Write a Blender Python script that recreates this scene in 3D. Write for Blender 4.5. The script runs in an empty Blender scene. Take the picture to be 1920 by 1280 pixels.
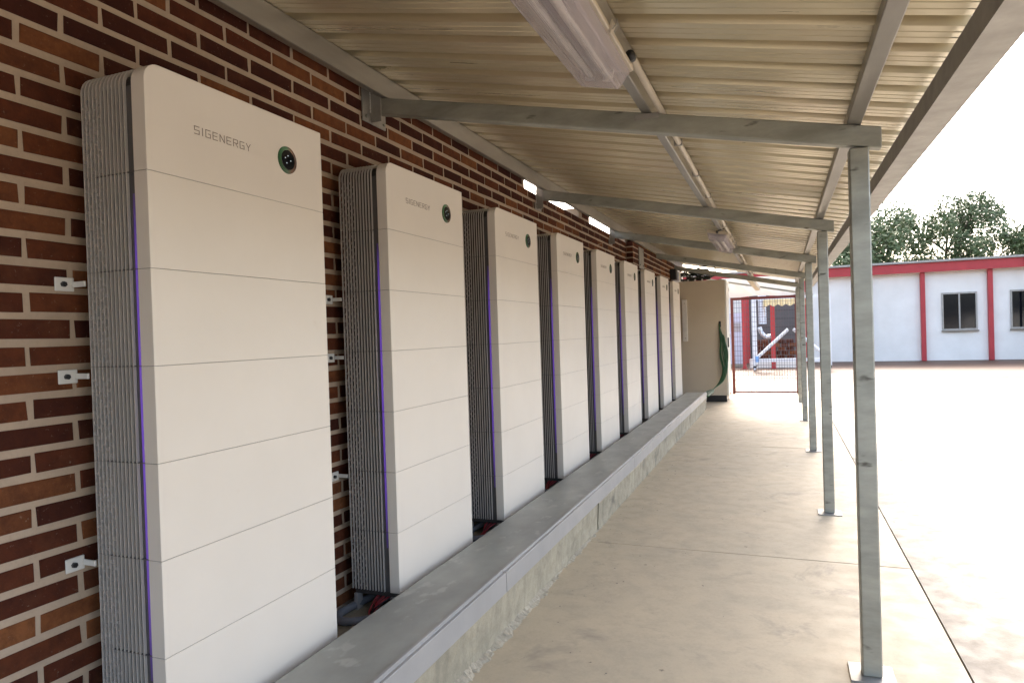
import bpy, bmesh, math, random
from mathutils import Vector, Matrix, noise
random.seed(7)
rad = math.radians
S = bpy.context.scene

# ------------------------------------------------------------------ camera
F_PX, YAW, PITCH, ROLL = 1268.75, .3784, -.0103, -.0318
CAM = Vector((1.6015, -2.5849, 1.1357))
_c, _s = math.cos(YAW), math.sin(YAW)
FWD = Vector((-_s*math.cos(PITCH), _c*math.cos(PITCH), math.sin(PITCH)))
_r = Vector((_c, _s, 0)); _u = _r.cross(FWD)
RGT = _r*math.cos(ROLL) + _u*math.sin(ROLL)
UPV = -_r*math.sin(ROLL) + _u*math.cos(ROLL)
cd = bpy.data.cameras.new('camera'); cam = bpy.data.objects.new('camera', cd)
S.collection.objects.link(cam)
cam.matrix_world = Matrix(((RGT.x, UPV.x, -FWD.x, CAM.x), (RGT.y, UPV.y, -FWD.y, CAM.y),
                           (RGT.z, UPV.z, -FWD.z, CAM.z), (0, 0, 0, 1)))
cd.sensor_width = 36; cd.lens = 36*F_PX/1920; cd.clip_start = .02; cd.clip_end = 2000
S.camera = cam

# ------------------------------------------------------------------ light
SUN_EL, SUN_AZ = 40, 98          # azimuth: direction the light comes from, anticlockwise from +X
w = bpy.data.worlds.new('World'); S.world = w; w.use_nodes = True
nt = w.node_tree; nt.nodes.clear()
sky = nt.nodes.new('ShaderNodeTexSky'); sky.sky_type = 'NISHITA'; sky.sun_disc = False
sky.sun_elevation = rad(SUN_EL); sky.sun_rotation = rad(90-SUN_AZ)
sky.air_density = 1.0; sky.dust_density = 6.0; sky.ozone_density = 1.2
hs = nt.nodes.new('ShaderNodeHueSaturation'); hs.inputs['Saturation'].default_value = .82
bg = nt.nodes.new('ShaderNodeBackground'); bg.inputs[1].default_value = .15
wo = nt.nodes.new('ShaderNodeOutputWorld')
nt.links.new(sky.outputs[0], hs.inputs['Color']); nt.links.new(hs.outputs[0], bg.inputs[0]); nt.links.new(bg.outputs[0], wo.inputs[0])
sl = bpy.data.lights.new('sun', 'SUN'); sl.energy = .6; sl.angle = rad(14); sl.color = (1, .93, .82)
so = bpy.data.objects.new('sun', sl); S.collection.objects.link(so)
sd = Vector((math.cos(rad(SUN_AZ))*math.cos(rad(SUN_EL)), math.sin(rad(SUN_AZ))*math.cos(rad(SUN_EL)), math.sin(rad(SUN_EL))))
so.rotation_euler = sd.to_track_quat('Z', 'Y').to_euler()
S.view_settings.view_transform = 'Standard'; S.view_settings.look = 'None'
S.view_settings.exposure = 2.7; S.view_settings.gamma = 1
S.view_settings.use_curve_mapping = False

# ------------------------------------------------------------------ helpers
C = S.collection
def mk(name, loc=(0, 0, 0), parent=None, label=None, cat=None, group=None, kind=None, data=None):
    o = bpy.data.objects.new(name, data); C.objects.link(o); o.location = loc
    if parent: o.parent = parent
    if label: o['label'] = label
    if cat: o['category'] = cat
    if group: o['group'] = group
    if kind: o['kind'] = kind
    return o
class MB:
    def __init__(s): s.v = []; s.f = []
    def add(s, vs, fs):
        n = len(s.v); s.v += [tuple(a) for a in vs]; s.f += [tuple(n+i for i in f) for f in fs]; return s
    def box(s, x0, x1, y0, y1, z0, z1):
        return s.add([(x0,y0,z0),(x1,y0,z0),(x1,y1,z0),(x0,y1,z0),(x0,y0,z1),(x1,y0,z1),(x1,y1,z1),(x0,y1,z1)],
                     [(0,3,2,1),(4,5,6,7),(0,1,5,4),(1,2,6,5),(2,3,7,6),(3,0,4,7)])
    def prism(s, poly, a0, a1, ax='x'):       # poly: 2D points; extruded along ax
        def P(p, a): return (a,p[0],p[1]) if ax == 'x' else ((p[0],a,p[1]) if ax == 'y' else (p[0],p[1],a))
        n = len(poly); vs = [P(p,a0) for p in poly]+[P(p,a1) for p in poly]
        fs = [tuple(range(n-1,-1,-1)), tuple(range(n,2*n))]+[(i,(i+1)%n,n+(i+1)%n,n+i) for i in range(n)]
        return s.add(vs, fs)
    def tube(s, pts, r, seg=8, cap=True):
        pts = [Vector(p) for p in pts]; n = len(pts); base = len(s.v); prev = None
        for i, p in enumerate(pts):
            t = (pts[min(i+1,n-1)]-pts[max(i-1,0)]).normalized()
            if prev is None:
                a = t.orthogonal().normalized()
            else:
                a = (prev - t*prev.dot(t)).normalized()
            prev = a; b = t.cross(a); rr = r(i) if callable(r) else r
            for k in range(seg):
                an = 2*math.pi*k/seg; s.v.append(tuple(p+(a*math.cos(an)+b*math.sin(an))*rr))
        for i in range(n-1):
            for k in range(seg):
                s.f.append((base+i*seg+k, base+i*seg+(k+1)%seg, base+(i+1)*seg+(k+1)%seg, base+(i+1)*seg+k))
        if cap:
            s.f.append(tuple(base+k for k in range(seg-1,-1,-1))); s.f.append(tuple(base+(n-1)*seg+k for k in range(seg)))
        return s
    def mesh(s, name, mat, smooth=False):
        m = bpy.data.meshes.new(name); m.from_pydata(s.v, [], s.f)
        bm = bmesh.new(); bm.from_mesh(m); bmesh.ops.recalc_face_normals(bm, faces=bm.faces); bm.to_mesh(m); bm.free()
        if mat: m.materials.append(mat)
        if smooth:
            for p in m.polygons: p.use_smooth = True
        return m
    def obj(s, name, mat, parent=None, bevel=0, smooth=False, seg=1, **kw):
        o = mk(name, parent=parent, data=s.mesh(name, mat, smooth), **kw)
        if bevel:
            b = o.modifiers.new('bevel', 'BEVEL'); b.width = bevel; b.segments = seg; b.limit_method = 'ANGLE'; b.angle_limit = rad(40)
        return o
def smooth_path(pts, n=8):
    P = [Vector(p) for p in pts]; P = [P[0]*2-P[1]]+P+[P[-1]*2-P[-2]]; out = []
    for i in range(1, len(P)-2):
        for k in range(n):
            t = k/n; a,b,c,d = P[i-1:i+3]
            out.append(.5*((2*b)+(-a+c)*t+(2*a-5*b+4*c-d)*t*t+(-a+3*b-3*c+d)*t**3))
    out.append(P[-2]); return out
def copy_tree(o, parent=None):
    c = o.copy(); C.objects.link(c); c.parent = parent
    for ch in list(o.children): copy_tree(ch, c)
    return c

# ------------------------------------------------------------------ materials
def new(name):
    m = bpy.data.materials.new(name); m.use_nodes = True; t = m.node_tree
    return m, t, t.nodes['Principled BSDF'], t.links
def nd(t, typ, **kw):
    n = t.nodes.new(typ)
    for k, v in kw.items():
        if k.startswith('_'): setattr(n, k[1:], v)
        else: n.inputs[k.replace('_', ' ')].default_value = v
    return n
def coords(t, l, world=False, scale=(1,1,1)):
    if world: src = nd(t, 'ShaderNodeNewGeometry').outputs['Position']
    else: src = nd(t, 'ShaderNodeTexCoord').outputs['Object']
    mp = nd(t, 'ShaderNodeMapping'); mp.inputs['Scale'].default_value = scale; l.new(src, mp.inputs['Vector'])
    return mp.outputs[0]
def ramp(t, l, src, stops):
    r = nd(t, 'ShaderNodeValToRGB'); e = r.color_ramp.elements
    while len(e) < len(stops): e.new(.5)
    for i, (p, c) in enumerate(stops):
        e[i].position = p; e[i].color = (c, c, c, 1) if isinstance(c, (int, float)) else (*c, 1)
    l.new(src, r.inputs[0]); return r.outputs[0]
def mixc(t, l, fac, a, b, mode='MIX'):
    m = nd(t, 'ShaderNodeMix'); m.data_type = 'RGBA'; m.blend_type = mode
    for s, v in ((m.inputs[0], fac), (m.inputs[6], a), (m.inputs[7], b)):
        if isinstance(v, (int, float)): s.default_value = v
        elif isinstance(v, tuple): s.default_value = (*v, 1)
        else: l.new(v, s)
    return m.outputs[2]
def surf(name, c1, c2=None, rough=.5, metal=0, scale=6, detail=5, stretch=(1,1,1), world=True, bump=0, bscale=60, rvar=.08, spots=None, spec=.5):
    m, t, p, l = new(name); v = coords(t, l, world, stretch)
    n = nd(t, 'ShaderNodeTexNoise', Scale=scale, Detail=detail, Roughness=.6); l.new(v, n.inputs['Vector'])
    c2 = c2 or tuple(a*.85 for a in c1)
    col = mixc(t, l, ramp(t, l, n.outputs[0], [(.3, 0.), (.7, 1.)]), c1, c2)
    if spots:
        n2 = nd(t, 'ShaderNodeTexNoise', Scale=spots[0], Detail=3); l.new(v, n2.inputs['Vector'])
        col = mixc(t, l, ramp(t, l, n2.outputs[0], [(spots[1], 0.), (spots[1]+.08, 1.)]), col, spots[2])
    l.new(col, p.inputs['Base Color'])
    mr = nd(t, 'ShaderNodeMapRange'); mr.inputs['To Min'].default_value = rough-rvar; mr.inputs['To Max'].default_value = rough+rvar
    l.new(n.outputs[0], mr.inputs[0]); l.new(mr.outputs[0], p.inputs['Roughness'])
    p.inputs['Metallic'].default_value = metal; p.inputs['Specular IOR Level'].default_value = spec
    if bump:
        n3 = nd(t, 'ShaderNodeTexNoise', Scale=bscale, Detail=4); l.new(v, n3.inputs['Vector'])
        b = nd(t, 'ShaderNodeBump', Strength=.6, Distance=bump); l.new(n3.outputs[0], b.inputs['Height']); l.new(b.outputs[0], p.inputs['Normal'])
    return m
M = {}
M['panel'] = surf('panel_paint', (.70,.64,.56), (.67,.61,.53), rough=.42, scale=2.5, detail=8, bump=.0003, bscale=400, spec=.4, spots=(7,.73,(.65,.58,.49)), rvar=.12)
M['panel_side'] = M['panel']
M['fin'] = surf('fin_aluminium', (.64,.60,.56), (.57,.535,.50), rough=.42, metal=.35, scale=9, stretch=(1,1,.3))
M['casing'] = surf('casing_black', (.02,.019,.019), rough=.6)
M['backing'] = surf('casing_grey', (.065,.06,.056), rough=.6, metal=.2)
M['bridge'] = surf('slotted_web_grey', (.32,.30,.28), rough=.5, metal=.2)
M['seal'] = surf('dark_channel', (.085,.08,.078), rough=.45)
M['galv'] = surf('galvanised_steel', (.38,.38,.33), (.25,.25,.215), rough=.48, metal=.55, scale=5, stretch=(1,1,3), bump=.0004, bscale=120, spots=(7,.66,(.10,.095,.08)))
M['galv_light'] = surf('galvanised_plate', (.36,.34,.31), (.28,.265,.24), rough=.5, metal=.5, scale=12, bump=.0004, spots=(30,.72,(.16,.13,.10)))
M['purlin'] = surf('purlin_steel', (.36,.34,.31), (.27,.25,.225), rough=.38, metal=.7, scale=4, stretch=(2,.4,2), bump=.0003, bscale=80)
M['trunk'] = surf('trunking_grey', (.34,.335,.295), (.26,.255,.225), rough=.45, scale=3.5, detail=9, stretch=(1.6,1,1), bump=.0002, spots=(9,.60,(.38,.365,.325)), rvar=.12)
M['trunk_lip'] = surf('trunking_lip', (.34,.325,.31), (.29,.28,.265), rough=.38, scale=4)
M['white_plastic'] = surf('white_plastic', (.70,.68,.63), rough=.4)
M['black_plastic'] = surf('black_plastic', (.015,.015,.017), rough=.35)
M['glass_black'] = surf('black_glass', (.004,.005,.008), rough=.08, rvar=.02)
M['dot'] = None
M['enclosure'] = surf('enclosure_paint_shaded', (.52,.45,.34), (.49,.42,.32), rough=.45, scale=3)  # beige darkened: shade of the face turned from the light is in the colour
M['door'] = surf('enclosure_paint_lit', (.66,.63,.55), rough=.4)  # same beige, painted lighter for the side that faces the light
M['red_paint'] = surf('dark_red_paint', (.11,.014,.01), (.085,.012,.008), rough=.5, scale=8)
M['bright_red'] = surf('bright_red_paint', (.42,.028,.033), (.34,.024,.028), rough=.5, scale=3)
M['orange_floor'] = surf('warm_concrete', (.09,.04,.013), (.07,.031,.011), rough=.55, scale=1.2)
M['white_paint'] = surf('white_paint', (.80,.80,.80), (.72,.72,.72), rough=.5)
M['grey_unit'] = surf('grey_unit_paint', (.55,.56,.66), (.5,.51,.6), rough=.5)
M['wire'] = surf('mesh_wire', (.12,.085,.095), rough=.5)
M['duct'] = surf('foil_duct', (.6,.62,.66), (.4,.42,.46), rough=.3, metal=.8, scale=14)
M['conduit'] = surf('conduit_pvc', (.56,.49,.40), (.48,.42,.34), rough=.45, scale=8)
M['hose'] = surf('grey_hose', (.19,.20,.22), (.14,.15,.17), rough=.5)
M['cable_red'] = surf('red_cable', (.38,.03,.04), rough=.4)
M['cable_black'] = surf('black_cable', (.012,.012,.013), rough=.4)
M['cable_yellow'] = surf('yellow_green_cable', (.45,.38,.03), (.12,.25,.03), rough=.4, scale=60)
M['cable_green'] = surf('green_cable', (.02,.08,.02), (.014,.06,.017), rough=.42)
M['cable_dark'] = surf('dark_green_cable', (.012,.022,.014), rough=.4)
M['awning'] = surf('cream_awning', (.75,.62,.35), rough=.6)
M['render_wall'] = surf('white_render', (.78,.76,.71), (.70,.675,.62), rough=.85, scale=1.4, bump=.002, bscale=40)
M['foliage'] = surf('foliage', (.05,.085,.025), (.09,.12,.04), rough=.7, scale=3)
M['leaf'] = surf('dry_leaf', (.16,.10,.045), (.10,.06,.03), rough=.8)
M['bark'] = surf('bark', (.10,.075,.05), rough=.85, bump=.004, bscale=30)
M['closure'] = surf('closure_strip', (.22,.20,.14), (.17,.155,.11), rough=.7, scale=8)
M['foam'] = surf('yellow_foam', (.52,.36,.12), (.35,.22,.08), rough=.8, scale=20, bump=.004)

def concrete(name, c1, c2, dark, grain=.0012, streak=False, stain=.62, light=None):
    m, t, p, l = new(name); v = coords(t, l, True)
    a = nd(t, 'ShaderNodeTexNoise', Scale=1.3, Detail=9, Roughness=.68, Distortion=.8); l.new(v, a.inputs['Vector'])
    b = nd(t, 'ShaderNodeTexNoise', Scale=9, Detail=6, Roughness=.7); l.new(v, b.inputs['Vector'])
    c = nd(t, 'ShaderNodeTexNoise', Scale=90, Detail=4, Roughness=.7); l.new(v, c.inputs['Vector'])
    col = mixc(t, l, ramp(t, l, a.outputs[0], [(.35, 0.), (.65, 1.)]), c1, c2)
    col = mixc(t, l, ramp(t, l, b.outputs[0], [(.45, 0.), (.8, .45)]), col, dark)
    st = nd(t, 'ShaderNodeTexNoise', Scale=2.3, Detail=5, Roughness=.75, Distortion=.6); l.new(v, st.inputs['Vector'])
    col = mixc(t, l, ramp(t, l, st.outputs[0], [(stain, 0.), (stain+.12, .7)]), col, dark)
    col = mixc(t, l, ramp(t, l, c.outputs[0], [(.3, .22), (.5, 0.)]), col, dark)
    if light:
        col = mixc(t, l, ramp(t, l, c.outputs[0], [(.6, 0.), (.78, .5)]), col, light)
    # small dark specks, sparse
    dv = mixc(t, l, .035, v, c.outputs['Color'], 'ADD')
    vo = nd(t, 'ShaderNodeTexVoronoi', Scale=4.2, Randomness=1.); l.new(dv, vo.inputs['Vector'])
    col = mixc(t, l, ramp(t, l, vo.outputs['Distance'], [(.025, .8), (.05, 0.)]), col, tuple(x*.35 for x in dark))
    if streak:
        v2 = coords(t, l, True, (6, 14, 1.5)); s_ = nd(t, 'ShaderNodeTexNoise', Scale=1.6, Detail=5); l.new(v2, s_.inputs['Vector'])
        col = mixc(t, l, ramp(t, l, s_.outputs[0], [(.5, 0.), (.75, .32)]), col, dark)
    l.new(col, p.inputs['Base Color'])
    r = ramp(t, l, b.outputs[0], [(.3, .55), (.7, .8)]); l.new(r, p.inputs['Roughness'])
    bp = nd(t, 'ShaderNodeBump', Strength=.5, Distance=grain)
    ad = nd(t, 'ShaderNodeMath'); l.new(c.outputs[0], ad.inputs[0]); l.new(b.outputs[0], ad.inputs[1]); l.new(ad.outputs[0], bp.inputs['Height'])
    l.new(bp.outputs[0], p.inputs['Normal'])
    return m
M['floor'] = concrete('floor_concrete', (.53,.425,.285), (.45,.37,.255), (.30,.245,.18), .0003, False, .575)
M['pale_yard'] = concrete('pale_yard_concrete', (.085,.067,.043), (.072,.056,.037), (.05,.039,.028), .001)
M['yard'] = concrete('yard_concrete', (.25,.215,.165), (.205,.175,.135), (.13,.11,.085), .002)
M['kerb'] = concrete('kerb_concrete', (.40,.35,.25), (.28,.25,.18), (.10,.09,.07), .004, True, .55, (.46,.43,.36))
M['toe'] = concrete('mortar_toe', (.40,.345,.25), (.31,.265,.19), (.16,.14,.11), .006, False, .6, (.50,.44,.34))
M['plinth'] = concrete('plinth_concrete', (.24,.21,.18), (.2,.175,.15), (.08,.07,.06), .003, False, .5)
M['mortar'] = concrete('mortar', (.44,.335,.24), (.385,.29,.205), (.26,.20,.145), .002, False, .7)

def brick_mat():
    m, t, p, l = new('fired_brick'); v = coords(t, l, True)
    g = nd(t, 'ShaderNodeNewGeometry'); oi = nd(t, 'ShaderNodeObjectInfo')
    ad = nd(t, 'ShaderNodeMath'); l.new(g.outputs['Random Per Island'], ad.inputs[0]); l.new(oi.outputs['Random'], ad.inputs[1])
    fr = nd(t, 'ShaderNodeMath'); fr.operation = 'FRACT'; l.new(ad.outputs[0], fr.inputs[0])
    col = ramp(t, l, fr.outputs[0], [(0, (.048,.014,.009)), (.3, (.062,.017,.009)), (.58, (.092,.026,.012)), (.78, (.135,.042,.016)), (.92, (.21,.080,.030)), (1, (.11,.036,.016))])
    n = nd(t, 'ShaderNodeTexNoise', Scale=22, Detail=6, Roughness=.7); l.new(v, n.inputs['Vector'])
    col = mixc(t, l, ramp(t, l, n.outputs[0], [(.38, .0), (.7, .55)]), col, (.028,.010,.008))
    n2 = nd(t, 'ShaderNodeTexNoise', Scale=9, Detail=4); l.new(v, n2.inputs['Vector'])
    col = mixc(t, l, ramp(t, l, n2.outputs[0], [(.55, 0.), (.75, .45)]), col, (.14,.055,.026))
    n3 = nd(t, 'ShaderNodeTexNoise', Scale=70, Detail=6, Roughness=.75); l.new(v, n3.inputs['Vector'])
    col = mixc(t, l, ramp(t, l, n3.outputs[0], [(.62, 0.), (.74, .55)]), col, (.34,.26,.19))
    l.new(col, p.inputs['Base Color']); p.inputs['Roughness'].default_value = .8; p.inputs['Specular IOR Level'].default_value = .12
    b = nd(t, 'ShaderNodeBump', Strength=.9, Distance=.003); l.new(n.outputs[0], b.inputs['Height']); l.new(b.outputs[0], p.inputs['Normal'])
    return m
M['brick'] = brick_mat()

def roof_mat():
    m, t, p, l = new('roof_sheet_steel'); v = coords(t, l, True, (.35, 6, 1))
    n = nd(t, 'ShaderNodeTexNoise', Scale=3, Detail=6, Roughness=.65); l.new(v, n.inputs['Vector'])
    v2 = coords(t, l, True); n2 = nd(t, 'ShaderNodeTexNoise', Scale=1.1, Detail=4); l.new(v2, n2.inputs['Vector'])
    col = mixc(t, l, n.outputs[0], (.66,.58,.40), (.54,.47,.325))
    col = mixc(t, l, ramp(t, l, n2.outputs[0], [(.5, 0.), (.72, .5)]), col, (.56,.44,.33))
    l.new(col, p.inputs['Base Color']); p.inputs['Metallic'].default_value = .55
    l.new(ramp(t, l, n.outputs[0], [(.3, .26), (.7, .36)]), p.inputs['Roughness'])
    b = nd(t, 'ShaderNodeBump', Strength=.35, Distance=.002); l.new(n.outputs[0], b.inputs['Height']); l.new(b.outputs[0], p.inputs['Normal'])
    return m
M['roof'] = roof_mat()

def led_mat():
    m, t, p, l = new('violet_led'); tc = nd(t, 'ShaderNodeTexCoord'); sx = nd(t, 'ShaderNodeSeparateXYZ'); l.new(tc.outputs['Generated'], sx.inputs[0])
    p.inputs['Base Color'].default_value = (.12,.08,.25,1); p.inputs['Roughness'].default_value = .4
    p.inputs['Emission Color'].default_value = (.24,.09,.85,1)
    r = ramp(t, l, sx.outputs[2], [(0, 0.), (.18, .7), (.5, 1.), (.85, .8), (1, 0.)])
    mm = nd(t, 'ShaderNodeMath'); mm.operation = 'MULTIPLY'; l.new(r, mm.inputs[0]); mm.inputs[1].default_value = .062; l.new(mm.outputs[0], p.inputs['Emission Strength'])
    return m
M['led'] = led_mat()
def emis(name, base, col, st, rough=.3):
    m, t, p, l = new(name); p.inputs['Base Color'].default_value = (*base, 1); p.inputs['Roughness'].default_value = rough
    p.inputs['Emission Color'].default_value = (*col, 1); p.inputs['Emission Strength'].default_value = st; return m
M['dot'] = emis('status_dot', (.35,.4,.4), (.8,.95,1), .1)
def ring_mat():
    m, t, p, l = new('status_ring'); tc = nd(t, 'ShaderNodeTexCoord'); sx = nd(t, 'ShaderNodeSeparateXYZ'); l.new(tc.outputs['Generated'], sx.inputs[0])
    col = ramp(t, l, sx.outputs[1], [(0, (.02,.07,.025)), (.45, (.07,.12,.07)), (.7, (.16,.09,.06)), (1, (.05,.035,.04))])
    l.new(col, p.inputs['Base Color']); l.new(col, p.inputs['Emission Color'])
    l.new(ramp(t, l, sx.outputs[2], [(.3, 0.), (.9, .06)]), p.inputs['Emission Strength']); p.inputs['Roughness'].default_value = .2
    return m
M['ring'] = ring_mat()
M['logo'] = surf('logo_print', (.21,.165,.13), rough=.5)
def lens_mat():
    m, t, p, l = new('lamp_lens'); v = coords(t, l, True, (3, .4, 3))
    n = nd(t, 'ShaderNodeTexNoise', Scale=6, Detail=3); l.new(v, n.inputs['Vector'])
    l.new(mixc(t, l, n.outputs[0], (.52,.47,.50), (.55,.50,.50)), p.inputs['Base Color'])
    p.inputs['Roughness'].default_value = .25
    vr = coords(t, l, True, (90, .5, 90)); nr = nd(t, 'ShaderNodeTexNoise', Scale=2, Detail=2); l.new(vr, nr.inputs['Vector'])
    bb = nd(t, 'ShaderNodeBump', Strength=.8, Distance=.003); l.new(nr.outputs[0], bb.inputs['Height']); l.new(bb.outputs[0], p.inputs['Normal'])
    tr = nd(t, 'ShaderNodeBsdfTransparent'); tr.inputs[0].default_value = (.9,.87,.9,1)
    mx = nd(t, 'ShaderNodeMixShader'); l.new(ramp(t, l, n.outputs[0], [(.3, .40), (.7, .50)]), mx.inputs[0])
    l.new(tr.outputs[0], mx.inputs[1]); l.new(p.outputs[0], mx.inputs[2])
    l.new(mx.outputs[0], t.nodes['Material Output'].inputs[0]); return m
M['lens'] = lens_mat()
M['tube'] = surf('fluorescent_tube', (.85,.83,.72), rough=.3)
M['reflector'] = surf('lamp_reflector', (.36,.31,.33), (.30,.26,.28), rough=.35)
def tarp_mat():
    m, t, p, l = new('white_tarpaulin'); v = coords(t, l, True)
    n = nd(t, 'ShaderNodeTexNoise', Scale=3, Detail=3, Distortion=1.); l.new(v, n.inputs['Vector'])
    p.inputs['Base Color'].default_value = (.52,.49,.45,1); p.inputs['Roughness'].default_value = .5
    b = nd(t, 'ShaderNodeBump', Strength=.7, Distance=.03); l.new(n.outputs[0], b.inputs['Height']); l.new(b.outputs[0], p.inputs['Normal'])
    tr = nd(t, 'ShaderNodeBsdfTranslucent'); tr.inputs[0].default_value = (.85,.82,.78,1)
    mx = nd(t, 'ShaderNodeMixShader'); mx.inputs[0].default_value = .07
    l.new(p.outputs[0], mx.inputs[1]); l.new(tr.outputs[0], mx.inputs[2]); l.new(mx.outputs[0], t.nodes['Material Output'].inputs[0]); return m
M['tarp'] = tarp_mat()

# ------------------------------------------------------------------ dimensions
XW = -.31; FLOOR = -.25; PL = -.1; PITCHY = 1.2212; WID = .767; DEP = .25
def roof_z(x, off=0.): return 2.34 - .207*(x+.2) + off          # underside of the purlins
Y0, Y1 = -5.2, 11.0
EAVE = 2.0

# ------------------------------------------------------------------ setting: ground and floor
g = MB().box(-400, 400, -400, 600, FLOOR-.3, FLOOR-.06).obj('ground', M['yard'], kind='structure')
base = MB().box(XW-.3, EAVE+.25, Y0, 12.9, FLOOR-.058, FLOOR-.03).obj('floor', M['plinth'], kind='structure')
js = [Y0, -2.2, 1.75, 5.7, 9.65, 12.9]
for a, b in zip(js[:-1], js[1:]):
    bm = MB().box(XW+.02, EAVE+.25, a+.003, b-.003, FLOOR-.028, FLOOR)
    bm.obj('floor_slab', M['floor'], base, bevel=.004, kind='structure')
for i in range(3):
    for k in range(7):
        xa = EAVE+.254+i*3.4; ya_ = Y0+k*2.6
        MB().box(xa+.006, xa+3.394, ya_+.006, min(ya_+2.594, 12.88), FLOOR-.0295, FLOOR-.008+random.uniform(-.002, .002)).obj('yard_slab', M['yard'], kind='structure')
yb = mk('yard', kind='structure', data=MB().box(EAVE+.26, 14.4, Y0, 12.9, FLOOR-.058, FLOOR-.03).mesh('yard', M['yard']))
mk('yard', kind='structure', data=MB().box(-6, 14, 12.91, 16.89, FLOOR-.058, FLOOR-.012).mesh('yard', M['pale_yard']))
wf = mk('workshop_floor', kind='structure', data=MB().box(-6, 14, 16.9, 27, FLOOR-.058, FLOOR-.006).mesh('workshop_floor', M['orange_floor']))

# ------------------------------------------------------------------ concrete kerb
kerb = mk('concrete_kerb', (0, 0, FLOOR), label='long low concrete kerb with rough mortar toe carrying the row of cabinets', cat='kerb')
def kerb_block(y0, y1, dx):
    n = max(4, int((y1-y0)/.035)); prof = [(.003,0),(.006,.02),(.005,.05),(.008,.09),(.011,.13),(.014,.165),(.016,.19),(.0165,.199),(.008,.1995),(.008,.165),(-.03,.155)]
    vs = []; fs = []
    for i in range(n+1):
        y = y0+(y1-y0)*i/n
        for j, (px, pz) in enumerate(prof):
            j1 = noise.noise(Vector((y*3, pz*9, 3)))*.006 + noise.noise(Vector((y*14, pz*30, 7)))*.004
            edge = .0025*abs(noise.noise(Vector((y*30, 2, 1)))) if j in (7, 8) else 0
            if j >= 8: j1 = 0
            vs.append((.37+(dx if j < 7 else 0)+px+j1-(0 if j >= 8 else edge*.3), y, pz-edge))
        vs.append((XW+.01, y, .152)); vs.append((XW+.01, y, 0))
    m = len(prof)+2
    for i in range(n):
        for j in range(m):
            a = i*m+j; b = i*m+(j+1)%m; fs.append((a, b, b+m, a+m))
    fs.append(tuple(range(m))); fs.append(tuple(n*m+j for j in range(m)))
    mb = MB().add(vs, fs); o = mb.obj('kerb_block', M['kerb'], kerb); return o
for y0, y1, dx in ((Y0, -1.9, .002), (-1.897, 2.0, 0), (2.004, 4.5, .008), (4.504, 7.2, .001), (7.204, 9.36, .004)): kerb_block(y0, y1, dx)
# rough mortar squeezed out along the foot of the kerb
vs = []; fs = []; n = 1400; K = 7
for i in range(n+1):
    y = -3.2 + i*(9.3+3.2)/n
    wv = .030+.022*noise.noise(Vector((y*2.1, 0, 5)))+.012*noise.noise(Vector((y*13, 4, 5)))+.008*noise.noise(Vector((y*38, 4, 9)))+.006*noise.noise(Vector((y*90, 4, 9)))
    wv = max(.003, (wv-.012)*(1.9 if y < .8 else 1.5 if y < 1.9 else .7)); h = (.034 if y < .8 else .02)+.02*noise.noise(Vector((y*4, 9, 2)))+.008*noise.noise(Vector((y*40, 1, 1)))
    for k in range(K):
        t = k/(K-1); nz = noise.noise(Vector((y*60, t*4, 3)))*.006*(1 if 0 < k < K-1 else 0)
        vs.append((.362+(wv+.008)*t+nz*.5, y, max(-.002, max(.008, h)*(1-t)**1.25+nz) if k < K-1 else -.002))
for i in range(n):
    for k in range(K-1): a = i*K+k; fs.append((a, a+1, a+1+K, a+K))
MB().add(vs, fs).obj('mortar_toe', M['toe'], kerb)

# debris on the plinth
# ------------------------------------------------------------------ cable trunking on the kerb
tr = mk('cable_trunking', (0, 0, 0), label='long grey metal cable trunking with lipped lid running in front of the cabinets', cat='cable trunking')
seams = [Y0, -2.68, .27, 3.2, 6.15, 9.33]
for a, b in zip(seams[:-1], seams[1:]):
    z = random.uniform(-.0008, .0008)
    MB().prism([(.07,-.088),(.07,.05+z),(.372,.05+z),(.372,.047+z),(.076,.047+z),(.076,-.088)], a+.0012, b-.0012, 'y').obj('lid', M['trunk'], tr)
    MB().prism([(.3725,.044),(.3725,.0575+z),(.385,.0575+z),(.3855,.047),(.391,.043),(.394,.0475),(.402,.0465),(.403,-.044),(.398,-.047),(.386,-.047),(.386,.03)], a+.003, b-.003, 'y').obj('lip', M['trunk_lip'], tr, bevel=.001)
MB().box(.08, .372, Y0+.01, 9.325, -.09, .02).obj('tray', M['seal'], tr)
MB().box(.075, .40, 9.331, 9.335, -.088, .046).obj('end_cap', M['trunk'], tr)

# ------------------------------------------------------------------ brick wall
CP = .0735; CZ = 2.327; BL = .252
def cab_starts(): return [(-1+i)*PITCHY for i in range(9)]
def blocked(p):
    d = CAM-p
    for ys in cab_starts():
        # slab test against the cabinet box
        t0, t1 = 0., 1.
        for ax, lo, hi in ((0, -DEP, 0), (1, ys, ys+WID), (2, -.02, 1.92)):
            if abs(d[ax]) < 1e-9:
                if not lo <= p[ax] <= hi: t0 = 2
                continue
            a, b = (lo-p[ax])/d[ax], (hi-p[ax])/d[ax]
            if a > b: a, b = b, a
            t0 = max(t0, a); t1 = min(t1, b)
        if t0 < t1: return True
    t = (.2-p.x)/d.x; q = p+d*t
    return q.z < .05 and q.y < 9.3
def to_px(p):
    d = p-CAM; f = d.dot(FWD)
    if f < .1: return None
    return 960+F_PX*d.dot(RGT)/f, 640-F_PX*d.dot(UPV)/f, f
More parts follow.
